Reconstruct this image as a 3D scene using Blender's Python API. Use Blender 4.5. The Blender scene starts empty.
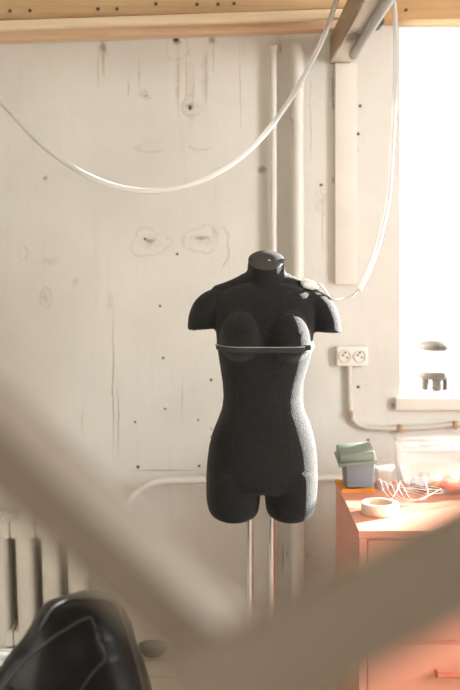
import bpy, bmesh, math, random
from mathutils import Vector, Matrix, Quaternion, noise
from mathutils.bvhtree import BVHTree
random.seed(4)
sc = bpy.context.scene
COL = sc.collection
R = math.radians

# ------------------------------------------------------------------ camera maths
WALL_D = 3.7          # distance camera -> wall plane (y = 0)
CAM_Z = 1.46
F = 1000.0            # focal length in pixels of the 690 px high frame
HX, HY = 230.0, 250.0 # principal point (vertical shift lens)


def at(px, py, d):
    """point at distance d from the camera along the sight line of a pixel"""
    return Vector(((px - HX) / F * d, d - WALL_D, CAM_Z - (py - HY) / F * d))


# ------------------------------------------------------------------ helpers: objects
def tag(o, label=None, cat=None, group=None, kind=None):
    if label: o['label'] = label
    if cat: o['category'] = cat
    if group: o['group'] = group
    if kind: o['kind'] = kind
    return o


def empty(name, loc, label, cat, group=None):
    o = bpy.data.objects.new(name, None)
    COL.objects.link(o)
    o.location = loc
    o.empty_display_size = .1
    return tag(o, label, cat, group)


class MB:
    """collects geometry in world coordinates"""
    def __init__(self):
        self.bm = bmesh.new()

    def box(self, lo, hi, M=None, bevel=0.0):
        t = bmesh.new()
        bmesh.ops.create_cube(t, size=1)
        c = [(a + b) / 2 for a, b in zip(lo, hi)]
        s = [abs(b - a) for a, b in zip(lo, hi)]
        for v in t.verts:
            v.co = Vector((v.co.x * s[0] + c[0], v.co.y * s[1] + c[1], v.co.z * s[2] + c[2]))
        if bevel:
            bmesh.ops.bevel(t, geom=list(t.edges), offset=bevel, segments=2, affect='EDGES', profile=.6)
        if M is not None:
            bmesh.ops.transform(t, matrix=M, verts=t.verts)
        self._merge(t)
        return self

    def _merge(self, t):
        me = bpy.data.meshes.new('tmp')
        t.to_mesh(me)
        t.free()
        self.bm.from_mesh(me)
        bpy.data.meshes.remove(me)

    def rings(self, rings, caps=True, closed=False):
        bm = self.bm
        vs = [[bm.verts.new(p) for p in r] for r in rings]
        n = len(rings[0])
        pairs = list(zip(vs[:-1], vs[1:]))
        if closed:
            pairs.append((vs[-1], vs[0]))
        for a, b in pairs:
            for i in range(n):
                j = (i + 1) % n
                bm.faces.new((a[i], a[j], b[j], b[i]))
        if caps and not closed:
            bm.faces.new(list(reversed(vs[0])))
            bm.faces.new(vs[-1])
        return self

    def tube(self, pts, r, n=12, caps=True, end_dir=None, closed=False, flat=1.0):
        pts = [Vector(p) for p in pts]
        m = len(pts)
        rad = r if isinstance(r, (list, tuple)) else [r] * m
        dirs = []
        for i in range(m):
            if closed:
                d = pts[(i + 1) % m] - pts[i - 1]
            else:
                d = pts[min(i + 1, m - 1)] - pts[max(i - 1, 0)]
            dirs.append(d.normalized())
        if end_dir is not None:
            dirs[-1] = Vector(end_dir).normalized()
        up = Vector((0, 0, 1)) if abs(dirs[0].z) < .9 else Vector((0, 1, 0))
        u = dirs[0].cross(up).normalized()
        out = []
        for i in range(m):
            d = dirs[i]
            u = (u - d * u.dot(d)).normalized()
            w = d.cross(u)
            out.append([pts[i] + (u * math.cos(2 * math.pi * k / n) + w * math.sin(2 * math.pi * k / n) * flat) * rad[i] for k in range(n)])
        return self.rings(out, caps=caps, closed=closed)

    def lathe(self, prof, c, n=32, M=None, caps=True):
        c = Vector(c)
        rs = []
        for rr, z in prof:
            ring = []
            for k in range(n):
                p = Vector((rr * math.cos(2 * math.pi * k / n), rr * math.sin(2 * math.pi * k / n), z))
                if M is not None:
                    p = M @ p
                ring.append(c + p)
            rs.append(ring)
        return self.rings(rs, caps=caps)

    def build(self, name, m, parent=None, smooth=True, bevel=0, loc=None, angle=40):
        bmesh.ops.recalc_face_normals(self.bm, faces=self.bm.faces)
        me = bpy.data.meshes.new(name)
        off = Vector(loc) if loc is not None else (parent_world(parent) if parent else Vector())
        for v in self.bm.verts:
            v.co -= off
        self.bm.to_mesh(me)
        self.bm.free()
        me.materials.append(m)
        o = bpy.data.objects.new(name, me)
        COL.objects.link(o)
        if parent:
            o.parent = parent
        elif loc is not None:
            o.location = off
        if smooth:
            me.polygons.foreach_set('use_smooth', [True] * len(me.polygons))
            me.set_sharp_from_angle(angle=R(angle))
        if bevel:
            b = o.modifiers.new('bevel', 'BEVEL')
            b.width = bevel
            b.segments = 2
            b.limit_method = 'ANGLE'
        return o


def parent_world(o):
    v = Vector()
    while o:
        v += o.location
        o = o.parent
    return v


def spline(pts, n=10):
    """Catmull-Rom through points"""
    pts = [Vector(p) for p in pts]
    P = [pts[0] * 2 - pts[1]] + pts + [pts[-1] * 2 - pts[-2]]
    out = []
    for i in range(1, len(P) - 2):
        for k in range(n):
            t = k / n
            a, b, c, d = P[i - 1:i + 3]
            out.append(.5 * ((2 * b) + (c - a) * t + (2 * a - 5 * b + 4 * c - d) * t * t + (3 * b - a - 3 * c + d) * t ** 3))
    out.append(pts[-1])
    return out


# ------------------------------------------------------------------ helpers: materials
class NT:
    def __init__(self, name):
        self.m = bpy.data.materials.new(name)
        self.m.use_nodes = True
        self.t = self.m.node_tree
        self.bsdf = self.t.nodes['Principled BSDF']
        self.out = self.t.nodes['Material Output']

    def n(self, typ, ins=None, **props):
        nd = self.t.nodes.new('ShaderNode' + typ)
        for k, v in props.items():
            setattr(nd, k, v)
        for k, v in (ins or {}).items():
            if isinstance(v, bpy.types.NodeSocket):
                self.t.links.new(v, nd.inputs[k])
            else:
                nd.inputs[k].default_value = v
        return nd

    def set(self, **kw):
        for k, v in kw.items():
            k = k.replace('_', ' ')
            s = self.bsdf.inputs[k]
            if isinstance(v, bpy.types.NodeSocket):
                self.t.links.new(v, s)
            else:
                s.default_value = v
        return self

    def coord(self):
        return self.n('TexCoord').outputs['Object']

    def noise(self, scale, detail=3, vec=None, rough=.5, stretch=None):
        vec = vec or self.coord()
        if stretch:
            vec = self.n('Mapping', {'Vector': vec, 'Scale': stretch}).outputs[0]
        return self.n('TexNoise', {'Vector': vec, 'Scale': scale, 'Detail': detail, 'Roughness': rough}).outputs['Fac']

    def mix(self, fac, a, b):
        nd = self.t.nodes.new('ShaderNodeMix')
        nd.data_type = 'RGBA'
        for idx, v in ((0, fac), (6, a), (7, b)):
            if isinstance(v, bpy.types.NodeSocket):
                self.t.links.new(v, nd.inputs[idx])
            else:
                nd.inputs[idx].default_value = v
        return nd.outputs[2]

    def ramp(self, v, a, b, lo=0., hi=1.):
        return self.n('MapRange', {'Value': v, 'From Min': a, 'From Max': b, 'To Min': lo, 'To Max': hi}).outputs[0]

    def math(self, op, a, b=0.):
        return self.n('Math', {0: a, 1: b}, operation=op).outputs[0]

    def bump(self, h, strength=.3, dist=.01, normal=None):
        ins = {'Height': h, 'Strength': strength, 'Distance': dist}
        if normal: ins['Normal'] = normal
        return self.n('Bump', ins).outputs[0]

    def spots(self, lst, vec, wob, soft=.45):
        """mask of ellipses given as (x, z, rx, rz); wob = noise socket -0.5..0.5"""
        cur = None
        for x, z, rx, rz in lst:
            s = self.n('VectorMath', {0: vec, 1: (x, 0, z)}, operation='SUBTRACT').outputs[0]
            s = self.n('VectorMath', {0: s, 1: (1 / rx, 0, 1 / rz)}, operation='MULTIPLY').outputs[0]
            l = self.n('VectorMath', {0: s}, operation='LENGTH').outputs['Value']
            cur = l if cur is None else self.math('MINIMUM', cur, l)
        cur = self.math('ADD', cur, wob)
        return self.ramp(cur, 1.0, 1.0 - soft)


def c4(r, g, b):
    return (r, g, b, 1)


def plain(name, col, rough=.5, bump=0, bscale=60, var=.0, **kw):
    n = NT(name)
    n.set(Base_Color=c4(*col), Roughness=rough)
    if var:
        f = n.noise(6, 4)
        n.set(Base_Color=n.mix(n.ramp(f, .3, .7), c4(*[c * (1 - var) for c in col]), c4(*[min(1, c * (1 + var)) for c in col])))
    if bump:
        n.set(Normal=n.bump(n.noise(bscale, 3), bump, .004))
    for k, v in kw.items():
        n.set(**{k: v})
    return n.m


def wp(px, py):   # pixel -> wall x, z
    p = at(px, py, WALL_D)
    return p.x, p.z


def wall_material():
    n = NT('painted_plaster')
    co = n.coord()
    big = n.noise(1.6, 4, co)
    mid = n.noise(9, 5, co, .6)
    streak = n.noise(5, 5, co, .6, stretch=(5, 1, .5))
    big = n.math('ADD', n.math('MULTIPLY', big, .7), n.math('MULTIPLY', n.noise(4.5, 3, co), .3))
    base = n.mix(n.ramp(big, .38, .62), c4(.64, .622, .570), c4(.745, .725, .670))
    base = n.mix(n.ramp(mid, .48, .8, 0, .35), base, c4(.60, .55, .485))
    base = n.mix(n.ramp(streak, .55, .8, 0, .35), base, c4(.60, .53, .45))
    wob = n.math('MULTIPLY', n.math('SUBTRACT', n.noise(70, 4, co, .65), .5), 1.6)
    wob_s = n.math('MULTIPLY', n.math('SUBTRACT', n.noise(160, 2, co), .5), .5)

    def E(px, py, rx, ry):
        x, z = wp(px, py)
        return (x, z, rx * .0037, ry * .0037)
    smear = [E(150, 242, 15, 10), E(202, 240, 17, 8), E(50, 261, 13, 5), E(45, 297, 7, 10), E(103, 52, 8, 16), E(190, 95, 5, 40),
             E(178, 80, 4, 40), E(205, 80, 5, 42), E(190, 106, 13, 11), E(145, 93, 7, 5), E(212, 40, 9, 9),
             E(320, 200, 8, 20), E(280, 45, 5, 18), E(45, 178, 5, 6), E(110, 300, 5, 12), E(75, 281, 5, 6), E(215, 235, 6, 14),
             E(391, 405, 6, 9), E(308, 560, 22, 40), E(358, 150, 3, 3)]
    m1 = n.spots(smear, co, wob, .9)
    mott = n.ramp(n.noise(38, 6, co, .7), .36, .66, .1, 1)
    base = n.mix(n.math('MULTIPLY', n.math('MULTIPLY', m1, mott), .62), base, c4(.43, .35, .25))
    ring = [E(150, 243, 18, 13), E(202, 240, 20, 11), E(177, 48, 13, 14)]
    m2 = n.spots(ring, co, wob, .2)
    base = n.mix(n.math('MULTIPLY', m2, .2), base, c4(.78, .72, .64))
    wob_l = n.math('MULTIPLY', n.math('SUBTRACT', n.noise(16, 2, co), .5), 1.5)
    outl = n.math('SUBTRACT', n.spots([(x, z, a * 1.12, b * 1.15) for x, z, a, b in ring] + [E(22, 255, 6, 8), E(45, 298, 8, 11), E(146, 94, 6, 5), E(191, 107, 11, 9), E(150, 148, 14, 5), E(200, 146, 13, 5), E(222, 250, 8, 22)], co, wob_l, .12),
                  n.spots([(x, z, a, b) for x, z, a, b in ring] + [E(22, 255, 4.5, 6.5), E(45, 298, 6.5, 9.5), E(147, 93, 5, 4), E(192, 106, 9.5, 7.5), E(152, 147, 12.5, 3.5), E(202, 145, 12, 4), E(220, 250, 7, 21)], co, wob_l, .12))
    outl = n.math('MAXIMUM', outl, 0.)
    base = n.mix(n.math('MULTIPLY', n.math('MULTIPLY', outl, mott), .4), base, c4(.38, .30, .22))
    brown = [E(177, 42, 5, 4), E(103, 47, 4, 7), E(212, 40, 4, 4), E(190, 106, 4, 4), E(45, 178, 2, 2.5), E(146, 96, 3, 1.5), E(211, 429, 1.6, 2.4),
             E(211, 437, 1.6, 2.4), E(150, 241, 6, 3), E(202, 238, 9, 2.5), E(333, 90, 1.5, 26), E(333, 180, 1.5, 5), E(280, 48, 1.5, 6),
             E(392, 405, 3, 3), E(334, 106, 3, 5), E(336, 40, 3, 14), E(262, 170, 6, 5)]
    m3 = n.spots(brown, co, wob, .7)
    base = n.mix(n.math('MULTIPLY', m3, .62), base, c4(.15, .105, .06))
    holes = [E(*h) for h in [(145, 239, 1.6, 1.6), (177, 254, 1.6, 1.6), (160, 306, 1.5, 1.5), (163, 358, 1.6, 1.6), (165, 409, 1.4, 1.4),
             (135, 422, 1.5, 1.5), (198, 420, 1.3, 1.3), (138, 467, 2, 2), (199, 466, 1.7, 1.7), (194, 330, 1.6, 1.2), (211, 380, 1.5, 2),
             (360, 106, 2, 2), (358, 134, 2.2, 2), (321, 185, 2.2, 1.6), (358, 387, 2, 1.8), (368, 440, 1.5, 1.5), (190, 108, 2, 3), (176, 40, 4, 2.5),
             (283, 556, .1, .1)]]
    m4 = n.spots(holes, co, wob_s, .4)
    base = n.mix(m4, base, c4(.03, .022, .015))
    wx = n.math('MULTIPLY', n.math('SUBTRACT', n.noise(9, 3, co), .5), .02)
    off = n.n('CombineXYZ', {'X': wx}).outputs[0]
    co2 = n.n('VectorMath', {0: co, 1: off}, operation='ADD').outputs[0]
    cracks_and_edge = [E(113, 380, .9, 92), E(165, 470.5, 42, .8), E(118, 420, .8, 45)]  # two cracks, and the dark line along the wall panel's lower edge
    drips = [E(178, 85, .9, 45), E(186, 82, .8, 44), E(193, 92, .8, 34), E(206, 75, 1.0, 36), E(99, 68, .8, 26), E(104, 62, 1.6, 22), E(139, 75, .9, 24), E(128, 88, .8, 14), E(213, 55, .9, 24), E(240, 90, .8, 50),
             E(83, 420, .7, 22), E(182, 400, .7, 30), E(310, 120, .9, 60), E(322, 230, .9, 40)]
    m6 = n.spots(drips, co2, wob, .9)
    base = n.mix(n.math('MULTIPLY', m6, .55), base, c4(.36, .28, .2))
    m5 = n.spots(cracks_and_edge, co2, wob_s, .8)
    base = n.mix(n.math('MULTIPLY', m5, .7), base, c4(.2, .16, .12))
    red = n.spots([E(283, 558, .9, 18)], co, wob_s, .5)
    base = n.mix(n.math('MULTIPLY', red, .7), base, c4(.6, .1, .1))
    grn = n.spots([E(287, 554, .9, 5)], co, wob_s, .5)
    base = n.mix(n.math('MULTIPLY', grn, .6), base, c4(.15, .35, .1))
    h = n.math('ADD', n.math('MULTIPLY', mid, .8), n.math('MULTIPLY', n.noise(55, 3, co), .15))
    h = n.math('ADD', h, n.math('MULTIPLY', m2, .25))
    h = n.math('SUBTRACT', h, n.math('MULTIPLY', n.math('ADD', outl, m6), .4))
    h = n.math('SUBTRACT', h, n.math('MULTIPLY', m5, .8))
    h = n.math('SUBTRACT', h, m4)
    h = n.math('SUBTRACT', h, n.math('MULTIPLY', m3, .35))
    n.set(Base_Color=base, Roughness=.62, Normal=n.bump(h, .35, .01))
    return n.m


def wood(name, a, b, rough=.6, along='x', scale=1.0, stain=None):
    n = NT(name)
    co = n.coord()
    st = {'x': (.6, 9, 9), 'y': (9, .6, 9), 'z': (9, 9, .6)}[along]
    g = n.noise(5 * scale, 6, co, .65, stretch=st)
    g2 = n.noise(1.5 * scale, 3, co, .5, stretch=st)
    col = n.mix(n.ramp(g, .3, .72), c4(*a), c4(*b))
    col = n.mix(n.ramp(g2, .5, .75, 0, .45), col, c4(*[v * .7 for v in a]))
    kn = n.n('TexVoronoi', {'Vector': n.n('Mapping', {'Vector': co, 'Scale': (1.6, 1.6, 5) if along == 'x' else (5, 1.6, 5)}).outputs[0], 'Scale': 1.6}).outputs['Distance']
    col = n.mix(n.ramp(kn, .09, .03), col, c4(*[v * .28 for v in a]))
    if stain:
        w = n.math('MULTIPLY', n.math('SUBTRACT', n.noise(60, 4, co, .6), .5), 1.4)
        # ellipses in the x-y plane of the underside
        cur = None
        for x, y, rx, ry in stain:
            s = n.n('VectorMath', {0: co, 1: (x, y, 0)}, operation='SUBTRACT').outputs[0]
            s = n.n('VectorMath', {0: s, 1: (1 / rx, 1 / ry, 0)}, operation='MULTIPLY').outputs[0]
            l = n.n('VectorMath', {0: s}, operation='LENGTH').outputs['Value']
            cur = l if cur is None else n.math('MINIMUM', cur, l)
        col = n.mix(n.ramp(n.math('ADD', cur, w), 1, .4, 0, .9), col, c4(.06, .04, .025))
    n.set(Base_Color=col, Roughness=rough, Normal=n.bump(g, .25, .004))
    return n.m


M = {}
M['wall'] = wall_material()
M['ceiling'] = plain('ceiling_paint', (.7, .64, .56), .8, .2, 20, .06)
M['white_paint'] = plain('old_white_paint', (.76, .71, .64), .5, .25, 40, .06)
M['pipe_paint'] = plain('pipe_paint', (.69, .655, .60), .42, .12, 60, .04)
M['rad_paint'] = plain('radiator_enamel', (.83, .80, .74), .45, .15, 40, .05)
M['plank_a'] = wood('honey_pine', (.42, .26, .125), (.55, .375, .205))
M['plank_b'] = wood('pale_pine', (.66, .50, .32), (.76, .62, .44))
M['plank_c'] = wood('peach_pine', (.64, .42, .25), (.76, .56, .38))
M['plank_d'] = wood('amber_pine', (.46, .265, .115), (.58, .36, .175))
M['joist_side'] = wood('brown_joist', (.22, .14, .075), (.32, .21, .12), along='y')
M['joist_under'] = wood('whitewashed_wood', (.62, .55, .46), (.74, .68, .60), along='y', stain=[(-.012, 2.52, .028, .14), (0, 2.99, .05, .05), (-.035, 2.4, .006, .6)])
M['brace'] = wood('tan_wood', (.178, .145, .110), (.208, .172, .133), along='x', scale=.6)
M['dark_nail'] = plain('dark_nail', (.05, .035, .025), .5)
M['grey_metal'] = plain('grey_metal', (.38, .37, .35), .4, .1, 80, .1, Metallic=.6)
M['dark_metal'] = plain('dark_metal', (.06, .055, .05), .5, .2, 80)
M['chrome'] = plain('chrome', (.82, .80, .78), .12, Metallic=1.0)
M['socket'] = plain('socket_plastic', (.84, .80, .73), .35)
M['socket_in'] = plain('socket_recess', (.70, .66, .59), .45)
M['socket_hole'] = plain('socket_hole', (.03, .03, .03), .5)
M['conduit'] = plain('conduit_plastic', (.58, .54, .47), .45, .1, 80, .05)
M['clip'] = plain('rusty_clip', (.45, .26, .12), .5, .2, 80)
M['cabinet'] = plain('coral_enamel', (.74, .31, .21), .38, .06, 200, .05)
M['cabinet_handle'] = plain('coral_handle', (.60, .17, .10), .35)
M['mint'] = plain('sage_plastic', (.18, .225, .185), .4)
M['slate'] = plain('slate_plastic', (.17, .21, .24), .4)
M['orange'] = plain('orange_cloth', (.75, .27, .03), .8, .4, 90)
M['tape'] = plain('masking_tape', (.84, .74, .60), .55, .08, 200)
M['tape_core'] = plain('cardboard_core', (.62, .50, .38), .8, .1, 100)
M['white_wire'] = plain('white_wire', (.72, .60, .55), .35)
M['leather'] = plain('black_leather', (.005, .005, .0045), .40, .12, 220)
M['leather'].node_tree.nodes['Principled BSDF'].inputs['Specular IOR Level'].default_value = .12
M['leather_edge'] = plain('leather_edge', (.04, .038, .036), .4, .2, 200)
M['seat_fabric'] = plain('pale_grey_fabric', (.17, .165, .155), .85, .5, 300, .12)
M['seat_piping'] = plain('white_piping', (.55, .54, .51), .5)
M['chair_wood'] = wood('chair_wood', (.10, .06, .035), (.16, .10, .06), along='z')
M['bowl'] = plain('slate_glaze', (.07, .08, .07), .5)
M['canister'] = plain('white_enamel', (.85, .84, .82), .3)
M['canister_dark'] = plain('dark_lid', (.06, .05, .045), .5, .4, 120)
M['frame_paint'] = plain('window_paint', (.88, .86, .83), .4)
M['band'] = plain('charcoal_ribbon', (.012, .012, .012), .8, .3, 300)
M['band_edge'] = plain('silver_edge', (.33, .32, .30), .4)
M['black'] = plain('black_knot', (.01, .01, .01), .6)
M['plug'] = plain('white_plug', (.85, .83, .79), .4)
M['lead'] = plain('grey_lead', (.48, .46, .42), .4)


def body_mat():
    n = NT('black_flock_fabric')
    co = n.coord()
    f = n.noise(300, 2, co, .6)
    g = n.noise(6, 3, co)
    col = n.mix(n.ramp(f, .35, .7), c4(.003, .003, .0028), c4(.021, .021, .020))
    col = n.mix(n.ramp(g, .4, .75, 0, .3), col, c4(.02, .02, .0195))
    n.set(Base_Color=col, Roughness=.85, Normal=n.bump(f, .9, .004))
    n.set(**{'Sheen_Weight': .10, 'Sheen_Roughness': .5, 'Specular_IOR_Level': .15})
    return n.m


def cap_mat():
    return plain('neck_cap_plastic', (.035, .034, .033), .6, .1, 200)


def tube_mat():
    n = NT('milky_tube')
    n.set(Base_Color=c4(.78, .76, .73), Roughness=.35, Transmission_Weight=.6, IOR=1.25, Coat_Weight=.2)
    return n.m


def clear_mat(name, tint=(.95, .96, .96), haze=.12, cloud=(.9, .88, .85)):
    n = NT(name)
    tr = n.n('BsdfTransparent', {'Color': c4(*tint)})
    df = n.n('BsdfDiffuse', {'Color': c4(*cloud)})
    tl = n.n('BsdfTranslucent', {'Color': c4(*cloud)})
    gl = n.n('BsdfGlossy', {'Color': c4(1, 1, 1), 'Roughness': .08})
    m0 = n.n('MixShader', {0: .5, 1: df.outputs[0], 2: tl.outputs[0]})
    m1 = n.n('MixShader', {0: haze, 1: tr.outputs[0], 2: m0.outputs[0]})
    fc = n.n('LayerWeight', {'Blend': .5}).outputs['Facing']
    fr = n.math('ADD', n.math('MULTIPLY', n.math('POWER', fc, 4.0), .5), .035)
    m2 = n.n('MixShader', {0: fr, 1: m1.outputs[0], 2: gl.outputs[0]})
    n.t.links.new(m2.outputs[0], n.out.inputs['Surface'])
    return n.m


M['body'] = body_mat()
M['cap'] = cap_mat()
M['tube'] = tube_mat()
M['glass'] = clear_mat('window_glass', (.98, .99, .99), .0)
M['bin'] = clear_mat('cloudy_clear_plastic', (.97, .97, .97), .04)
M['tub'] = clear_mat('frosted_plastic', (.93, .92, .90), .45)


def floor_mat():
    n = NT('worn_pale_floor')
    co = n.coord()
    f = n.noise(4, 6, co, .6)
    col = n.mix(n.ramp(f, .3, .7), c4(.50, .45, .38), c4(.62, .57, .49))
    br = n.n('TexBrick', {'Vector': co, 'Scale': 1.0, 'Mortar Size': .004, 'Brick Width': 1.2, 'Row Height': .14, 'Color1': c4(1, 1, 1), 'Color2': c4(.9, .9, .9), 'Mortar': c4(.3, .28, .25)})
    mm = n.t.nodes.new('ShaderNodeMix')
    mm.data_type = 'RGBA'
    mm.blend_type = 'MULTIPLY'
    mm.inputs[0].default_value = .6
    n.t.links.new(col, mm.inputs[6])
    n.t.links.new(br.outputs['Color'], mm.inputs[7])
    n.set(Base_Color=mm.outputs[2], Roughness=.55)
    return n.m


M['floor'] = floor_mat()

# ------------------------------------------------------------------ the room
XL, XR, YR, ZC = -2.5, 3.1, -9.5, 2.75
T = .35
WX0, WX1 = .629, 2.75
WZ0, WZ1 = .916, 2.281


def struct(o):
    o['kind'] = 'structure'
    return o


struct(MB().box((XL - .2, YR - .2, -.1), (XR + .2, T, 0)).build('floor', M['floor'], smooth=False))
struct(MB().box((XL - .2, YR - .2, ZC), (XR + .2, T, ZC + .1)).build('ceiling', M['ceiling'], smooth=False))
b = MB()
b.box((XL - .2, 0, 0), (WX0, T, ZC)).box((WX1, 0, 0), (XR + .2, T, ZC)).box((WX0, 0, 0), (WX1, T, WZ0 - .045))
# splayed window head
q = [(0, WZ1), (T, WZ1 + .13), (T, ZC), (0, ZC)]
b.rings([[Vector((x, y, z)) for y, z in q] for x in (WX0, WX1)])
struct(b.build('wall_back', M['wall'], smooth=False))
struct(MB().box((XL - .2, YR, 0), (XL, 0, ZC)).build('wall_left', M['wall'], smooth=False))
SY0, SY1, SZ0, SZ1 = -3.05, -1.9, .9, 2.45      # opening in the unseen right wall, placed to light the stand's arm
b = MB()
b.box((XR, YR, 0), (XR + .2, SY0, ZC)).box((XR, SY1, 0), (XR + .2, 0, ZC))
b.box((XR, SY0, 0), (XR + .2, SY1, SZ0)).box((XR, SY0, SZ1), (XR + .2, SY1, ZC))
struct(b.build('wall_right', M['wall'], smooth=False))
# rear wall (behind the camera) with a wide window added for fill light
RX0, RX1, RZ0, RZ1 = -2.1, 1.5, .8, 2.5
b = MB()
b.box((XL - .2, YR - .2, 0), (RX0, YR, ZC)).box((RX1, YR - .2, 0), (XR + .2, YR, ZC))
b.box((RX0, YR - .2, 0), (RX1, YR, RZ0)).box((RX0, YR - .2, RZ1), (RX1, YR, ZC))
struct(b.build('wall_rear', M['wall'], smooth=False))

# sill board, with rounded nose
struct(MB().box((WX0 - .02, -.03, WZ0 - .045), (WX1 + .02, T - .06, WZ0), bevel=.006).build('trim_1', M['white_paint']))


def window(name, x0, x1, z0, z1, y0, w=.05, mull=1):
    f = MB()
    f.box((x0, y0, z0), (x0 + w, y0 + .05, z1), bevel=.004).box((x1 - w, y0, z0), (x1, y0 + .05, z1), bevel=.004)
    f.box((x0 + w, y0, z0), (x1 - w, y0 + .05, z0 + w), bevel=.004).box((x0 + w, y0, z1 - w), (x1 - w, y0 + .05, z1), bevel=.004)
    for k in range(mull):
        xm = x0 + (x1 - x0) * (k + 1) / (mull + 1)
        f.box((xm - w * .6, y0, z0 + w), (xm + w * .6, y0 + .05, z1 - w), bevel=.004)
    root = bpy.data.objects.new(name, None)
    COL.objects.link(root)
    root.location = ((x0 + x1) / 2, y0, z0)
    struct(root)
    f.build('window_frame', M['frame_paint'], root)
    MB().box((x0 + w * .5, y0 + .02, z0 + w * .5), (x1 - w * .5, y0 + .026, z1 - w * .5)).build('pane', M['glass'], root, smooth=False)
    return root


window('window_1', WX0, WX1, WZ0, WZ1 + .12, T - .055, .05, 1)
window('window_2', RX0, RX1, RZ0, RZ1, YR - .12, .06, 2)  # unseen frame of the added rear window

# ------------------------------------------------------------------ roof timbers
def plank(name, label, cat, m, px0, px1, ytop, ybot, y_at, slope, d, thick, nails=()):
    """board whose lower edge runs through (y_at, ybot); slope in px per px"""
    p0, p1 = at(px0, ybot - slope * (px0 - y_at), d), at(px1, ybot - slope * (px1 - y_at), d)
    ang = math.atan2(p1.z - p0.z, p1.x - p0.x)
    h = (ybot - ytop) / F * d
    L = (p1 - p0).length
    Mx = Matrix.Translation(p0) @ Matrix.Rotation(-ang, 4, 'Y')
    o = MB().box((0, 0, 0), (L, thick, h), Mx, bevel=.003).build(name, m, loc=p0)
    tag(o, label, cat)
    for nx, ny in nails:
        c = at(nx, ny, d - .002)
        nb = MB().tube([c + Vector((0, -.003, 0)), c + Vector((0, .012, 0))], .006, 10)
        nb.build('nail_head', M['dark_nail'], o)
    return o


plank('timber_plank', 'honey pine plank with pairs of dark nails along the top edge of the room', 'plank', M['plank_a'], -420, 366, -75, 20, 0, .035, 3.5, .196,
      [(10, 11), (30, 10.5), (98, 9), (117, 9), (197, 4.5), (156, 4), (218, 4.5), (234, 3.5)])
plank('timber_plank', 'pale yellow pine batten just below the nailed honey plank', 'plank', M['plank_b'], -420, 366, 20.5, 29.5, 0, .035, 3.46, .036)
plank('timber_plank', 'thin peach pine strip lying against the plaster under the pale batten', 'plank', M['plank_c'], -400, 352, 29.5, 40, 0, .035, 3.62, .078)
plank('timber_beam', 'amber brown wooden beam over the window head', 'beam', M['plank_d'], 384, 900, -70, 19.5, 400, .006, 3.6, .1, [(406, 10)])

# joist running from the wall towards the viewer
j = empty('ceiling_joist', (.405, -3, 2.15), 'white painted ceiling joist running from the wall out over the room', 'joist')
MB().box((.37, YR + .001, 2.155), (.44, -.001, 2.25), bevel=.003).build('joist_beam', M['joist_side'], j)
MB().box((.368, YR + .002, 2.148), (.442, -.002, 2.156), bevel=.002).build('painted_underside', M['joist_under'], j)
# conduit beside the joist
cp = empty('metal_conduit', (.4255, -1.6, 2.1315), 'grey metal conduit running along the underside of the white ceiling joist', 'pipe')
MB().tube([(.4255, -.27, 2.1315), (.4255, -9.0, 2.1315)], .0155, 16).build('pipe', M['grey_metal'], cp)
kc = at(377.5, 23, 3.04)
kb = MB().tube([kc + Vector((0, -.035, 0)), kc + Vector((0, -.03, 0)), kc + Vector((0, .03, 0))], [.012, .017, .017], 20)
kb.build('pipe_cap', M['dark_metal'], cp)
MB().tube([(.4255, -.285, 2.1315), (.4255, -.25, 2.1315)], [.0175, .0165], 14).build('elbow', M['grey_metal'], cp)

# white board on the wall
x0, z1 = wp(334.5, 65)
x1, z0 = wp(356, 284)
tag(MB().box((x0, -.028, z0), (x1, 0, 2.147), bevel=.003).build('wall_board', M['white_paint'], loc=((x0 + x1) / 2, -.014, z0)),
    'white painted vertical board on the wall right of the pipes, ending above the socket', 'board')

# ------------------------------------------------------------------ heating
for label, px, r, yy in (('thin white riser pipe, the left one of the two behind the dress form', 273, .0125, -.03),
                         ('thick white riser pipe, the right one of the two behind the dress form', 296.5, .0235, -.045)):
    x = wp(px, 0)[0]
    p = empty('riser_pipe', (x, yy, 0), label, 'pipe')
    MB().tube([(x, yy, 0), (x, yy, 2.21)], r, 20).build('pipe', M['pipe_paint'], p)
    for z in (.35, 1.95):
        MB().tube([(x, yy, z - .012), (x, yy, z + .012)], r + .003, 20).box((x - .008, yy, z - .01), (x + .008, 0, z + .01)).build('pipe_clamp', M['pipe_paint'], p)

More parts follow.
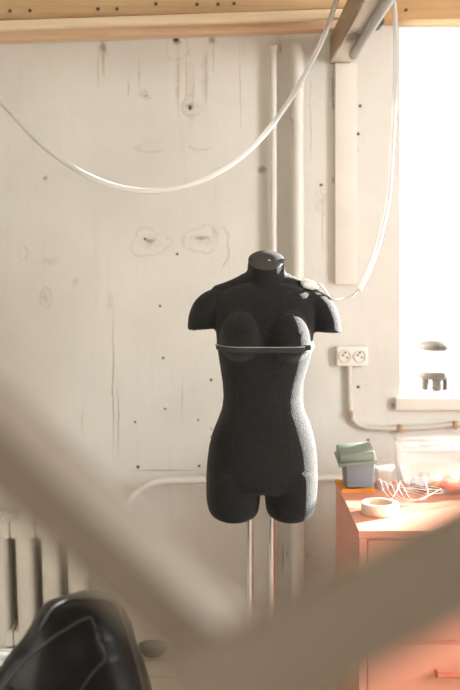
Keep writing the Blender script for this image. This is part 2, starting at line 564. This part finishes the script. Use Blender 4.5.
pth = spline([at(346, 478, 3.66), at(300, 479, 3.6), at(270, 480, 3.6), at(205, 480, 3.62), at(165, 481, 3.62), at(148, 485, 3.62), at(136, 494, 3.62), at(124, 507, 3.6), at(110, 516, 3.6), at(96, 520, 3.6)], 8)
tag(MB().tube(pth, .0135, 14).build('heating_pipe', M['pipe_paint'], loc=at(205, 480, 3.62)), 'white horizontal heating pipe bending down to the radiator', 'pipe')
rad = empty('radiator', (-.8, -.12, 0), 'white cast iron radiator against the wall in the lower left', 'radiator')
RM = Matrix.Translation((-.7, 0, .3)) @ Matrix.Rotation(R(-2.0), 4, 'Y') @ Matrix.Translation((.7, 0, -.3))
for k in range(8):
    xc = (77.5 - HX) / F * 3.56 - k * .0915
    s = MB()
    # one deep rounded column with joined headers at top and bottom
    prof = [(.018, .055, .05), (.028, .066, .065), (.0315, .07, .10), (.0315, .07, .45), (.028, .066, .498), (.016, .052, .515)]
    rs = []
    for rx, ry, z in prof:
        rs.append([RM @ Vector((xc + rx * math.copysign(abs(math.cos(a)) ** .55, math.cos(a)), -.115 + ry * math.copysign(abs(math.sin(a)) ** .55, math.sin(a)), z)) for a in [2 * math.pi * i / 28 for i in range(28)]])
    s.rings(rs)
    s.box((xc - .0455, -.178, .44), (xc + .0455, -.05, .505), RM, bevel=.014)
    s.box((xc - .0455, -.178, .06), (xc + .0455, -.05, .12), RM, bevel=.014)
    for z in (.095, .478):
        s.tube([RM @ Vector((xc - .047, -.115, z)), RM @ Vector((xc + .047, -.115, z))], .022, 12)
    if k in (0, 5):
        s.box((xc - .02, -.15, -.012), (xc + .02, -.08, .08), RM, bevel=.006)
    s.build('section', M['rad_paint'], rad)

# ------------------------------------------------------------------ socket and conduit
scx = wp(351.5, 355.5)
so = empty('wall_socket', (scx[0], 0, scx[1]), 'white double wall socket right of the dress form shoulder', 'socket')
w2, h2 = .0575, .036
MB().box((scx[0] - w2, -.03, scx[1] - h2), (scx[0] + w2, 0, scx[1] + h2), bevel=.006).build('face_plate', M['socket'], so)
for s in (-1, 1):
    cx = scx[0] + s * .027
    c = Vector((cx, -.0305, scx[1]))
    Mx = Matrix.Rotation(R(90), 4, 'X')
    rim = MB().lathe([(.024, -.004), (.024, .003), (.0205, .004), (.0195, -.001), (.0, -.002)], c, 28, Mx).build('socket_outlet', M['socket_in'], so)
    for dx, dz in ((-.0075, .004), (.0075, -.004), (0, .013)):
        cc = c + Vector((dx, -.001, dz))
        MB().tube([cc, cc + Vector((0, -.0015, 0))], .0033, 10).build('contact_hole', M['socket_hole'], rim)
cd = empty('cable_conduit', (wp(352, 420)[0], -.015, wp(352, 420)[1]), 'grey plastic conduit looping from the socket down and right under the window', 'conduit')
pth = spline([at(349, 361, 3.685), at(349.5, 385, 3.685), at(350, 405, 3.685), at(352.5, 418, 3.685), at(360, 425.5, 3.685), at(375, 428, 3.685), at(400, 428.5, 3.685), at(430, 427, 3.685), at(470, 424, 3.685), at(560, 424, 3.685)], 8)
MB().tube(pth, .0095, 14).build('conduit_tube', M['conduit'], cd)
for px, py in ((351, 414), (455, 425), (400, 428.5)):
    p = at(px, py, 3.685)
    MB().box((p.x - .006, -.032, p.z - .013), (p.x + .006, .002, p.z + .013), bevel=.002).build('conduit_clip', M['clip'], cd)

# ------------------------------------------------------------------ canister on the sill
cb = Vector(((434.5 - HX) / F * 3.9, 3.9 - WALL_D, WZ0))
cn = empty('canister', cb, 'white canister with dark lid and dark base band standing on the window sill', 'canister')
k = 3.9 / F
MB().lathe([(.056, 18 * k), (.058, 20 * k), (.058, 38 * k), (.055, 40 * k)], cb, 36).build('body', M['canister'], cn)
MB().lathe([(.058, 40 * k), (.061, 41 * k), (.061, 45 * k), (.05, 47.5 * k), (.02, 49 * k)], cb, 36).build('lid', M['canister_dark'], cn)
MB().lathe([(.052, 11 * k), (.060, 13 * k), (.061, 17 * k), (.057, 18.5 * k)], cb, 36).build('base_band', M['canister_dark'], cn)
for ang, rr in ((R(205), .013), (R(275), .02), (R(335), .011)):
    c = cb + Vector((math.cos(ang) * .043, math.sin(ang) * .035, 0))
    MB().lathe([(rr * .75, 0), (rr, 3 * k), (rr, 9 * k), (rr * .9, 12 * k)], c, 16).build('foot', M['canister_dark'], cn)

# ------------------------------------------------------------------ the dress form
MD = 3.0
MY = MD - WALL_D
root = empty('dress_form', (.1, MY, 0), 'black fabric female dress form torso on two chrome poles', 'dress form')


def X(px): return (px - HX) / F * MD
def Z(py): return CAM_Z - (py - HY) / F * MD


def ering(l, r, f, bk, py, n=48, e=2.3, yc=0.0):
    cx, hw = (X(l) + X(r)) / 2, (X(r) - X(l)) / 2
    out = []
    for i in range(n):
        a = 2 * math.pi * i / n
        ca, sa = math.cos(a), math.sin(a)
        dy = bk if sa > 0 else f
        out.append(Vector((cx + hw * math.copysign(abs(ca) ** (2 / e), ca), MY + yc + dy * math.copysign(abs(sa) ** (2 / e), sa), Z(py))))
    return out


bd = MB()
tors = [(284, 238, 294, .05, .06), (288, 228, 304, .056, .068), (293, 219, 312, .064, .078), (302, 213, 317, .076, .086), (320, 214.5, 315.5, .092, .09),
        (333, 216, 313.5, .098, .088), (350, 217.5, 312.5, .097, .084), (366, 220, 308, .09, .079), (382, 222.5, 303.5, .085, .075), (396, 223.5, 302, .083, .073),
        (408, 222, 304, .086, .077), (420, 217.5, 309, .092, .086), (432, 212.5, 313, .097, .096), (446, 209, 316, .1, .108), (462, 207, 317.3, .1, .115),
        (478, 206, 317.8, .097, .116), (485, 207, 317, .092, .112), (489, 212, 312, .085, .1)]
bd.rings([ering(l, r, f, k, py) for py, l, r, f, k in tors])
for L in ([(470, 207, 261), (486, 206, 260.6), (500, 206.5, 260), (509, 208.5, 258.8), (514.5, 212, 256), (518, 219, 249)],
          [(470, 263, 317.5), (486, 264.2, 317.5), (500, 265, 316.5), (509, 266, 314.5), (514.5, 269, 311), (518, 276, 304)]):
    rs = []
    for i, (py, l, r) in enumerate(L):
        s = [1, 1, .99, .96, .9, .78][i]
        rs.append(ering(l, r, .088 * s, .098 * s, py, e=2.15))
    bd.rings(rs)
# breasts
for px in (242.5, 287.5):
    t = bmesh.new()
    bmesh.ops.create_uvsphere(t, u_segments=32, v_segments=20, radius=1)
    for v in t.verts:
        x, y, z = v.co
        zz = z * (.066 if z < 0 else .095)
        v.co = Vector((X(px) + x * .068, MY - .052 + y * .072, Z(339) + zz))
    bd._merge(t)
# arm stumps
for s, pts in ((-1, [(240, 297), (222, 300), (210, 306), (204, 317), (202.5, 329)]), (1, [(288, 297), (306, 300), (318, 307), (324.5, 319), (326.5, 332)])):
    P = [Vector((X(a), MY + .004, Z(bb))) for a, bb in pts]
    bd.tube(spline(P, 5), [.034 + .012 * min(1, i / 12) for i in range(21)], 28, end_dir=(s * -.06, 0, -1))
# shoulder slope (trapezius)
for s, pts in ((-1, [(262, 281), (240, 289), (216, 297)]), (1, [(269, 281), (292, 289), (314, 297)])):
    P = [Vector((X(a), MY + .012, Z(bb))) for a, bb in pts]
    bd.tube(spline(P, 4), [.046, .044, .042, .04, .037, .035, .034, .034, .034], 24)
# neck
tilt = R(31)
ncap = Vector((X(266), MY - .012, Z(260.5)))
nrm = Vector((0, -math.sin(tilt), math.cos(tilt)))
bd.tube([(X(266), MY + .012, Z(308)), (X(266), MY + .008, Z(290)), (X(266), MY + .002, Z(276)), ncap], [.066, .063, .0575, .054], 36, end_dir=nrm)
body = bd.build('torso', M['body'], root)
md = body.modifiers.new('remesh', 'REMESH')
md.mode = 'VOXEL'
md.voxel_size = .0052
md.use_smooth_shade = True
sm = body.modifiers.new('smooth', 'SMOOTH')
sm.factor = .5
sm.iterations = 6
bpy.context.view_layer.update()
dg = bpy.context.evaluated_depsgraph_get()
me = bpy.data.meshes.new_from_object(body.evaluated_get(dg))
body.modifiers.clear()
old = body.data
body.data = me
bpy.data.meshes.remove(old)
me.name = 'torso'
me.polygons.foreach_set('use_smooth', [True] * len(me.polygons))
# neck cap
q = Vector((0, 0, 1)).rotation_difference(nrm).to_matrix().to_4x4()
cap = MB().lathe([(.0505, -.004), (.0535, -.001), (.0535, .003), (.050, .006), (.02, .007)], ncap, 44, q).build('neck_cap', M['cap'], root)
c = ncap + nrm * .0075 + (q @ Vector((.008, -.012, 0)))
MB().lathe([(.004, -.001), (.004, .001), (.002, .0025)], c, 14, q).build('cap_screw', M['chrome'], cap)
for px in (249.5, 271.5):
    MB().tube([(X(px), MY + .005, .03), (X(px), MY + .005, .74)], .0122, 24).build('stand_pole', M['chrome'], root)
bs = MB()
bs.lathe([(.17, 0), (.172, .006), (.165, .022), (.03, .03)], (X(260.5), MY, 0), 48)
bs.build('stand_base', M['chrome'], root)
# seam lines of the fabric cover, pressed on the surface
bvh_m = bmesh.new()
bvh_m.from_mesh(body.data)
bvh = BVHTree.FromBMesh(bvh_m)
off = root.location


def on_body(px, py):
    o = at(px, py, 2.0)
    dirv = (o - Vector((0, -WALL_D, CAM_Z))).normalized()
    hit = bvh.ray_cast(o - off, dirv)
    return (hit[0] + off, hit[1]) if hit[0] is not None else (None, None)


for lst in ([(226, 331), (230, 345), (238, 356), (239, 380), (237, 405), (233, 440), (231, 480), (231, 508)],
            [(303, 331), (298, 345), (289, 357), (286, 380), (288, 405), (292, 440), (294, 480), (294, 508)],
            [(251, 287), (256, 296), (266, 300), (277, 296), (283, 288)]):
    P = []
    for p in spline([Vector((a, bb, 0)) for a, bb in lst], 6):
        h, nn = on_body(p.x, p.y)
        if h is not None:
            P.append(h + nn * -.0002)
    MB().tube(P, .0007, 6).build('seam', M['body'], root)

# ribbon round the bust
zb0 = Z(346.5)
sl = [v.co + off for v in bvh_m.verts if abs(v.co.z + off.z - zb0) < .009]
pts2 = sorted(set((round(p.x, 5), round(p.y, 5)) for p in sl))


def hull(p):
    def half(ps):
        h = []
        for q in ps:
            while len(h) >= 2 and (h[-1][0] - h[-2][0]) * (q[1] - h[-2][1]) - (h[-1][1] - h[-2][1]) * (q[0] - h[-2][0]) <= 0:
                h.pop()
            h.append(q)
        return h
    a, b = half(p), half(p[::-1])
    return a[:-1] + b[:-1]


hl = hull(pts2)
cx = sum(p[0] for p in hl) / len(hl)
cy = sum(p[1] for p in hl) / len(hl)
# resample the hull evenly
seg = []
for i in range(len(hl)):
    a, b2 = Vector(hl[i]), Vector(hl[(i + 1) % len(hl)])
    nseg = max(1, int((b2 - a).length / .006))
    seg += [a + (b2 - a) * t / nseg for t in range(nseg)]


def hoop(o_in, o_out, za, zb):
    r = MB()
    rings = []
    for p in seg:
        v = (p - Vector((cx, cy))).normalized()
        a, bq = p + v * o_in, p + v * o_out
        rings.append([Vector((a.x, a.y, za)), Vector((bq.x, bq.y, za)), Vector((bq.x, bq.y, zb)), Vector((a.x, a.y, zb))])
    return r.rings(rings, closed=True)


bz = CAM_Z - (349 - HY) / F * 2.9
rb = empty('bust_ribbon', (cx, cy, bz), 'dark ribbon with a silvery upper edge tied round the bust of the dress form', 'ribbon')
hoop(.0012, .0034, bz - .009, bz + .006).build('ribbon_band', M['band'], rb)
hoop(.0012, .0036, bz + .006, bz + .008).build('ribbon_edge', M['band_edge'], rb)
h, nn = on_body(307, 347)
MB().box((h.x - .017, h.y - .012, bz - .004), (h.x + .012, h.y - .002, bz + .012), bevel=.003).build('knot', M['black'], rb)
h, nn = on_body(219.5, 346)
MB().tube(spline([h + Vector((.02, -.012, .0)), h + Vector((-.003, -.008, .002)), h + Vector((-.013, .0, .004))], 4), .0018, 8).build('loose_end', M['band_edge'], rb)

# ------------------------------------------------------------------ milky tube hanging from the joist, with its lead on the shoulder
tb = empty('hanging_tube', (.4, -.8, 2.27), 'milky white flexible tube slung over the joist and sagging across the wall', 'tube')
left = [Vector((-1.22, -.95, 2.748)), at(-150, -60, 2.75), at(-70, 20, 2.75), at(0, 100, 2.75), at(50, 151, 2.76), at(100, 181, 2.78), at(150, 191, 2.80), at(200, 181, 2.84), at(250, 149, 2.89), at(290, 100, 2.94),
        at(320, 45, 2.98), at(335, 5, 3.0)]
arch = [Vector((.328, -.70, 2.235)), Vector((.36, -.70, 2.261)), Vector((.405, -.70, 2.266)), Vector((.455, -.70, 2.26)), Vector((.482, -.69, 2.235))]
right = [at(393.5, 0, 3.0), at(396, 40, 3.04), at(395, 90, 3.1), at(392, 150, 3.16), at(388, 200, 3.18), at(378, 245, 3.15), at(369, 270, 3.10), at(359, 290, 3.05)]
MB().tube(spline(left + arch + right, 10), .0078, 14).build('milky_hose', M['tube'], tb)
sh, nn = on_body(310, 289)
lead = spline([at(359.5, 289, 3.05), at(352, 296, 3.04), at(342, 299, 3.03), at(331, 298, 3.0), sh + Vector((.03, -.01, .012)), sh + Vector((.012, 0, .008))], 8)
MB().tube(lead, .0028, 10).build('lead_wire', M['lead'], tb)
pl = MB()
pl.tube([sh + Vector((-.026, .002, .022)), sh + Vector((-.016, 0, .017)), sh + Vector((.010, -.002, .009)), sh + Vector((.022, -.004, .005))], [.006, .0145, .013, .005], 14)
pl.build('plug', M['plug'], tb)

# ------------------------------------------------------------------ coral cabinet
CT, CDF, CDB = .671, 2.81, 3.42
cx0, cx1 = .362, 1.20
cyf, cyb = CDF - WALL_D, CDB - WALL_D
cab = empty('cabinet', ((cx0 + cx1) / 2, (cyf + cyb) / 2, 0), 'coral painted drawer cabinet under the window', 'cabinet')
b = MB()
b.box((cx0, cyf + .012, .03), (cx1, cyb, CT - .022))
b.box((cx0 - .002, cyf, CT - .022), (cx1 + .002, cyb, CT), bevel=.003)
for x in (cx0, cx1 - .022):
    b.box((x, cyf, 0), (x + .022, cyf + .02, CT - .022))
b.box((cx0, cyf, 0), (cx1, cyf + .02, .04))
b.build('body', M['cabinet'], cab, smooth=False, bevel=.002)
for z0, z1 in ((.362, CT - .028), (.048, .350)):
    d = MB().box((cx0 + .026, cyf + .002, z0), (cx1 - .026, cyf + .03, z1), bevel=.003).build('drawer', M['cabinet'], cab)
    zc = z1 - .075
    xm = (cx0 + cx1) / 2
    hb = MB().tube(spline([(xm - .20, cyf + .003, zc), (xm - .197, cyf - .02, zc), (xm - .17, cyf - .026, zc), (xm + .17, cyf - .026, zc), (xm + .197, cyf - .02, zc), (xm + .20, cyf + .003, zc)], 6), .007, 12)
    hb.build('handle', M['cabinet_handle'], d)

# things on the cabinet
def tapered_box(lo, hi, taper, wall_t=0, r=.01):
    """open tray with rounded corners: outer and inner skin"""
    def rr(x0, x1, y0, y1, z, rad, n=5):
        o = []
        for cxx, cyy, a0 in ((x1 - rad, y1 - rad, 0), (x0 + rad, y1 - rad, 90), (x0 + rad, y0 + rad, 180), (x1 - rad, y0 + rad, 270)):
            for i in range(n + 1):
                a = R(a0 + 90 * i / n)
                o.append(Vector((cxx + rad * math.cos(a), cyy + rad * math.sin(a), z)))
        return o
    x0, y0, z0 = lo
    x1, y1, z1 = hi
    t = taper
    m = MB()
    rs = [rr(x0 + t, x1 - t, y0 + t, y1 - t, z0, r), rr(x0, x1, y0, y1, z1, r)]
    if wall_t:
        w = wall_t
        rs += [rr(x0 + w, x1 - w, y0 + w, y1 - w, z1, r * .8), rr(x0 + t + w, x1 - t - w, y0 + t + w, y1 - t - w, z0 + w, r * .8)]
    m.rings(rs)
    return m


# orange cloth under the box
oc = MB()
N = 14
top = []
for i in range(N):
    for jn in range(N):
        u, v = i / (N - 1), jn / (N - 1)
        x = .364 + u * .105 + .008 * math.sin(5 * v)
        y = -.45 + v * .14 + .006 * math.sin(4 * u)
        z = CT + .010 + .004 * math.sin(9 * u + 2) * math.sin(7 * v)
        top.append((x, y, z))
vt = [oc.bm.verts.new(p) for p in top]
vb = [oc.bm.verts.new((p[0], p[1], CT + .0005)) for p in top]
for i in range(N - 1):
    for jn in range(N - 1):
        a = i * N + jn
        oc.bm.faces.new((vt[a], vt[a + N], vt[a + N + 1], vt[a + 1]))
        oc.bm.faces.new((vb[a], vb[a + 1], vb[a + N + 1], vb[a + N]))
edge = [i * N for i in range(N)] + [(N - 1) * N + k for k in range(1, N)] + [i * N + N - 1 for i in range(N - 2, -1, -1)] + [k for k in range(N - 2, 0, -1)]
for a, b2 in zip(edge, edge[1:] + edge[:1]):
    oc.bm.faces.new((vt[b2], vt[a], vb[a], vb[b2]))
tag(oc.build('cloth', M['orange'], loc=(.42, -.38, CT)), 'orange cloth folded flat under the blue and green box', 'cloth')

bz0 = CT + .0145
bx = empty('storage_box', (.425, -.39, bz0), 'small slate blue plastic box with a sage green lid at the cabinet corner', 'box')
tapered_box((.372, -.442, bz0), (.475, -.335, bz0 + .078), .006, .003).build('box_body', M['slate'], bx)
LM = Matrix.Translation((.4175, -.39, bz0 + .088)) @ Matrix.Rotation(R(-5), 4, 'Y') @ Matrix.Rotation(R(8), 4, 'X') @ Matrix.Translation((-.4175, .39, -bz0 - .088))
lb = MB()
lb.box((.352, -.452, bz0 + .081), (.480, -.328, bz0 + .094), LM, bevel=.004)
lb.box((.358, -.444, bz0 + .092), (.474, -.336, bz0 + .122), LM, bevel=.008)
lb.build('lid', M['mint'], bx)

tu = empty('plastic_tub', (.52, -.36, CT), 'small frosted plastic tub between the green lidded box and the big clear bin', 'tub')
tapered_box((.482, -.42, CT + .0005), (.538, -.31, CT + .073), .008, .003).build('tub_body', M['tub'], tu)
tapered_box((.479, -.423, CT + .073), (.541, -.307, CT + .080), .0, 0).build('tub_lid', M['tub'], tu)

bn = empty('storage_bin', (.72, -.38, CT), 'large clear plastic bin of coloured scraps at the back of the cabinet', 'bin')
tapered_box((.551, -.50, CT + .0005), (.93, -.435 + .13, CT + .150), .012, .003, .02).build('bin_body', M['bin'], bn)
bl = MB()
bl.rings([[Vector(p) for p in ((x, -.505, CT + .150), (x, -.30, CT + .150), (x, -.30, CT + .160), (x, -.505, CT + .160))] for x in (.546, .936)])
for y in (-.45, -.36):
    bl.tube([(.56, y, CT + .161), (.926, y, CT + .161)], .004, 8)
bl.build('bin_lid', M['bin'], bn, bevel=.002)
scr = [('coral', (.80, .22, .14), .715, -.455, .032), ('grey blue', (.20, .27, .32), .80, -.45, .034), ('slate grey', (.16, .18, .20), .615, -.455, .028), ('sand brown', (.50, .33, .2), .665, -.44, .03),
       ('cream', (.75, .68, .58), .76, -.39, .032), ('dusty pink', (.7, .35, .3), .66, -.37, .028), ('white', (.85, .83, .8), .86, -.41, .034)]
pos = {'coral': 'front middle', 'grey blue': 'front right', 'slate grey': 'front left', 'sand brown': 'front', 'cream': 'back', 'dusty pink': 'back left', 'white': 'right end'}
for nm, colr, x, y, rr in scr:
    t = bmesh.new()
    bmesh.ops.create_icosphere(t, subdivisions=3, radius=1)
    sd = random.random() * 50
    for v in t.verts:
        k = 1 + .45 * noise.noise(v.co * 1.7 + Vector((sd, 0, 0))) + .15 * noise.noise(v.co * 4 + Vector((0, sd, 0)))
        v.co = Vector((v.co.x * rr * k * 1.1, v.co.y * rr * k * .8, v.co.z * rr * k * .75))
    zmin = min(v.co.z for v in t.verts)
    for v in t.verts:
        v.co += Vector((x, y, CT + .005 - zmin))
    m = MB()
    m._merge(t)
    o = m.build('cloth_scrap', plain(nm.replace(' ', '_') + '_cloth', colr, .85, .5, 80), loc=(x, y, CT + .005), angle=180)
    tag(o, '%s cloth scrap bunched in the clear bin, %s' % (nm, pos[nm]), 'cloth scrap', 'scraps in the clear bin')

# tape roll
tc = at(380, 514, 3.0)
tc.z = CT + .0005
tr = empty('tape_roll', tc, 'roll of cream masking tape lying flat on the coral cabinet top', 'tape')
MB().lathe([(.041, 0), (.055, 0), (.0565, .002), (.0565, .030), (.055, .032), (.041, .032)], tc, 56, caps=False).build('tape', M['tape'], tr)
tr.children[0].data.update()
MB().rings([[tc + Vector((r_ * math.cos(a), r_ * math.sin(a), z)) for r_, z in ((.041, .0005), (.041, .0325), (.0385, .0325), (.0385, .0005))] for a in [2 * math.pi * i / 56 for i in range(56)]], closed=True).build('cardboard_core', M['tape_core'], tr)

# tangle of white wire: loops leaning on each other
wc = at(412, 496, 3.12)
wi = MB()
A0 = at(382, 481, 3.18)
for i in range(5):
    s0 = at(380 + i * 5, 479 + (i % 3) * 1.5, 3.16 - i * .008)
    m1 = at(386 + i * 6, 494 + i * 1.0, 3.13 - i * .01)
    m2 = at(405 + i * 4, 503 - i * 1.0, 3.10)
    e0 = at(436 - i * 4, 491 + i * 2.2, 3.12 + (i % 2) * .02)
    e1 = at(439 - i * 3, 488 + i * 2.2, 3.16)
    bk = at(415 - i * 3, 484 + i * 1.5, 3.18)
    P = [s0, m1, m2, e0, e1, bk]
    for p in P:
        p.z = max(p.z, CT + .002)
    wi.tube(spline(P, 8), .0008, 8)
wi.tube(spline([at(378, 479, 3.17), at(395, 486, 3.15), at(418, 489, 3.13), at(440, 490, 3.12), at(441, 493, 3.11), at(425, 494, 3.11)], 8), .0013, 8)
wi.tube(spline([at(391, 500, 3.08), at(397, 490, 3.12), at(400, 482, 3.16)], 8), .001, 8)
wi.tube(spline([at(425, 500, 3.08), at(428, 492, 3.12), at(426, 484, 3.16)], 8), .001, 8)
tag(wi.build('wire_tangle', M['white_wire'], loc=Vector((wc.x, wc.y, CT))), 'loose tangle of thin white wire loops in front of the clear bin', 'wire')

# ------------------------------------------------------------------ chair and leather jacket (lower left)
ch = empty('chair', (-.52, -1.36, 0), 'grey padded chair mostly hidden under the black leather jacket', 'chair')
MB().box((-.82, -1.61, .365), (-.235, -1.12, .43), bevel=.02).build('seat', M['seat_fabric'], ch)
for y in (-1.612, -1.118):
    MB().tube([(-.81, y, .425), (-.245, y, .425)], .006, 8).build('piping', M['seat_piping'], ch)
MB().box((-.86, -1.60, .40), (-.815, -1.13, .85), bevel=.012).build('backrest', M['seat_fabric'], ch)
for x, y in ((-.80, -1.58), (-.80, -1.15), (-.26, -1.58), (-.26, -1.15)):
    MB().tube([(x, y, 0), (x, y, .37)], [.014, .018], 12).build('leg', M['chair_wood'], ch)

JD = 2.3
jy = JD - WALL_D


def jring(py, l, r, f, bk, n=56):
    a0, b0 = at(l, py, JD), at(r, py, JD)
    cxx, hw = (a0.x + b0.x) / 2, (b0.x - a0.x) / 2
    o = []
    for i in range(n):
        a = 2 * math.pi * i / n
        ca, sa = math.cos(a), math.sin(a)
        o.append(Vector((cxx + hw * math.copysign(abs(ca) ** .9, ca), jy + (bk if sa > 0 else f) * math.copysign(abs(sa) ** .9, sa), a0.z)))
    return o


jb = MB()
jr = [(598, 62, 96, .03, .03), (600, 54, 108, .05, .06), (604.5, 47, 117, .075, .09), (612, 39, 123, .095, .115), (623, 31, 128, .11, .135), (640, 19, 132, .12, .15), (660, 6, 139, .13, .16),
      (680, -4, 146, .14, .165), (692, -10, 151, .14, .165), (699, -10, 152, .13, .155)]
jb.rings([jring(*r_) for r_ in jr])
jk = jb.build('leather_jacket', M['leather'], loc=Vector((-.35, jy, .66)))
tag(jk, 'black leather jacket heaped on the chair in the lower left corner', 'jacket')
md = jk.modifiers.new('r', 'REMESH')
md.mode = 'VOXEL'
md.voxel_size = .007
sm = jk.modifiers.new('s', 'SMOOTH')
sm.factor = .5
sm.iterations = 6
bpy.context.view_layer.update()
me = bpy.data.meshes.new_from_object(jk.evaluated_get(bpy.context.evaluated_depsgraph_get()))
jk.modifiers.clear()
jk.data = me
me.name = 'leather_jacket'
for v in me.vertices:
    p = v.co
    # folds running from the shoulder down to the lower left, plus small wrinkles
    t = p.x * 1.0 + p.z * .75
    f = .0045 * math.sin(t * 34 + 3 * noise.noise(p * 5)) * min(1, max(0, (.04 - p.z) / .1))
    f += .006 * noise.noise(p * 8) + .003 * noise.noise(p * 22)
    v.co = p + v.normal * f
me.polygons.foreach_set('use_smooth', [True] * len(me.polygons))
jbm = bmesh.new()
jbm.from_mesh(me)
jbv = BVHTree.FromBMesh(jbm)
jo = jk.location.copy()
EYE = Vector((0, -WALL_D, CAM_Z))


def on_jacket(px, py, lift=0.0):
    d = (at(px, py, 2.0) - EYE).normalized()
    h = jbv.ray_cast(EYE + d * 1.2 - jo, d)
    if h[0] is None:
        return at(px, py, JD - .05)
    return h[0] + jo + h[1] * lift


# lapel flap
poly_l = [(8, 688), (24, 668), (42, 650), (60, 635), (76, 627), (91, 621)]
poly_r = [(72, 702), (80, 692), (88, 680), (95, 668), (102, 656), (97, 638)]
A = spline([Vector((a, bb, 0)) for a, bb in poly_l], 5)
B = spline([Vector((a, bb, 0)) for a, bb in poly_r], 5)
fl = MB()
cols = 16
g = []
for a, bb in zip(A, B):
    row = []
    for k in range(cols + 1):
        p = a.lerp(bb, k / cols)
        row.append(fl.bm.verts.new(on_jacket(p.x, p.y, .010 + .006 * math.sin(math.pi * k / cols))))
    g.append(row)
for r0, r1 in zip(g[:-1], g[1:]):
    for k in range(cols):
        fl.bm.faces.new((r0[k], r0[k + 1], r1[k + 1], r1[k]))
fo = fl.build('lapel', M['leather'], jk, angle=180)
sd = fo.modifiers.new('t', 'SOLIDIFY')
sd.thickness = .007
sd.offset = 1
for lst, r_, lift, nm in (([(6, 690), (24, 668), (42, 650), (60, 635), (76, 627), (91, 621)], .0025, .0165, 'lapel_edge'), ([(91, 621), (97, 638), (103, 656), (95, 668), (84, 684), (74, 700)], .0025, .0155, 'lapel_edge'),
                      ([(40, 630), (50, 612), (62, 603), (80, 599), (98, 600), (112, 603)], .0032, .002, 'seam'), ([(114, 602), (122, 620), (130, 645), (138, 672), (142, 692)], .0035, .002, 'seam')):
    P = [on_jacket(p.x, p.y, lift) for p in spline([Vector((a, bb, 0)) for a, bb in lst], 6)]
    MB().tube(P, r_, 8).build(nm, M['leather_edge'], jk)

# bowl on the floor by the wall
bc = at(153, 651, 3.60)
bc.z = 0
bo = MB().lathe([(.02, 0), (.035, .006), (.048, .022), (.054, .038), (.052, .038), (.046, .022), (.032, .010), (.01, .008)], bc, 36)
tag(bo.build('bowl', M['bowl'], loc=bc), 'dark slate bowl on the floor beside the black jacket', 'bowl')

# ------------------------------------------------------------------ wooden cross brace close to the camera
br = empty('wooden_stand', (0, -3.1, 0), 'blurred tan wooden stand whose two arms form a wide V close to the camera', 'wooden stand')


def bar(p0, p1, w, h, roll, nm):
    p0, p1 = Vector(p0), Vector(p1)
    L = (p1 - p0).length
    xq = Vector((1, 0, 0)).rotation_difference((p1 - p0).normalized()).to_matrix().to_4x4()
    Mx = Matrix.Translation(p0) @ xq @ Matrix.Rotation(roll, 4, 'X')
    o = MB().box((0, -w / 2, -h / 2), (L, w / 2, h / 2), None, bevel=.004).build(nm, M['brace'], None)
    o.matrix_world = Mx
    o.parent = br
    o.matrix_parent_inverse = Matrix.Translation(-br.location)
    return o


y1, y2 = -WALL_D + .64, -WALL_D + .56
bar((-.46, y1 + .048, 1.617), (.035, y1 + .048, 1.150), .1, .036, R(0), 'arm')
bar((-.028, y2, 1.201), (.46, y2, 1.468), .026, .056, R(0), 'arm')
MB().box((-.030, y2 + .0135, 0), (.066, y2 + .085, 1.165), bevel=.004).build('post', M['brace'], br)
MB().box((-.25, y2 - .06, 0), (.28, y2 + .14, .04), bevel=.004).build('foot', M['brace'], br)

# ------------------------------------------------------------------ light
w = bpy.data.worlds.new('World')
sc.world = w
w.use_nodes = True
bg = w.node_tree.nodes['Background']
bg.inputs[0].default_value = (1.0, .97, .93, 1)
bg.inputs[1].default_value = 4.0

AZ, EL = R(60), R(13)
sun = bpy.data.lights.new('sun', 'SUN')
sun.energy = 205
sun.color = (1, .965, .91)
sun.angle = R(.6)
so_ = bpy.data.objects.new('sun', sun)
COL.objects.link(so_)
so_.location = (4, 4, 3)
so_.rotation_euler = Vector((-math.sin(AZ) * math.cos(EL), -math.cos(AZ) * math.cos(EL), -math.sin(EL))).to_track_quat('-Z', 'Y').to_euler()


def fill_lamp(name, loc, rot, sx, sy, e, colr):
    l = bpy.data.lights.new(name, 'AREA')
    l.shape = 'RECTANGLE'
    l.size, l.size_y = sx, sy
    l.energy = e
    l.color = colr
    o = bpy.data.objects.new(name, l)
    COL.objects.link(o)
    o.location = loc
    o.rotation_euler = rot
    return o


# fill lamp added in the unseen window behind the camera
fill_lamp('rear_fill_light', ((RX0 + RX1) / 2, YR + .02, (RZ0 + RZ1) / 2), (R(90), 0, 0), RX1 - RX0, RZ1 - RZ0, 6, (1, .97, .93))
fill_lamp('side_fill_light', (XR - .01, (SY0 + SY1) / 2, (SZ0 + SZ1) / 2), (R(90), 0, R(90)), SY1 - SY0, SZ1 - SZ0, 250, (.96, .98, 1))  # added lamp in the side opening, brightens the top of the stand's arm

# ------------------------------------------------------------------ camera
cam = bpy.data.cameras.new('camera')
co = bpy.data.objects.new('camera', cam)
COL.objects.link(co)
co.location = (0, -WALL_D, CAM_Z)
co.rotation_euler = (R(90), 0, 0)
cam.sensor_fit = 'VERTICAL'
cam.sensor_height = 36
cam.sensor_width = 36
cam.lens = F / 690 * 36
cam.shift_x = 0
cam.shift_y = (HY - 345) / 690
cam.clip_start = .05
cam.dof.use_dof = True
cam.dof.focus_distance = 3.05
cam.dof.aperture_fstop = cam.lens / 30.0
sc.camera = co

vs = sc.view_settings
vs.view_transform = 'Standard'
vs.look = 'None'
vs.exposure = -1.02
vs.gamma = 1
vs.use_curve_mapping = False
sc.cycles.max_bounces = 10
sc.cycles.transparent_max_bounces = 16
sc.cycles.diffuse_bounces = 5
sc.cycles.sample_clamp_indirect = 6
sc.cycles.use_denoising = True
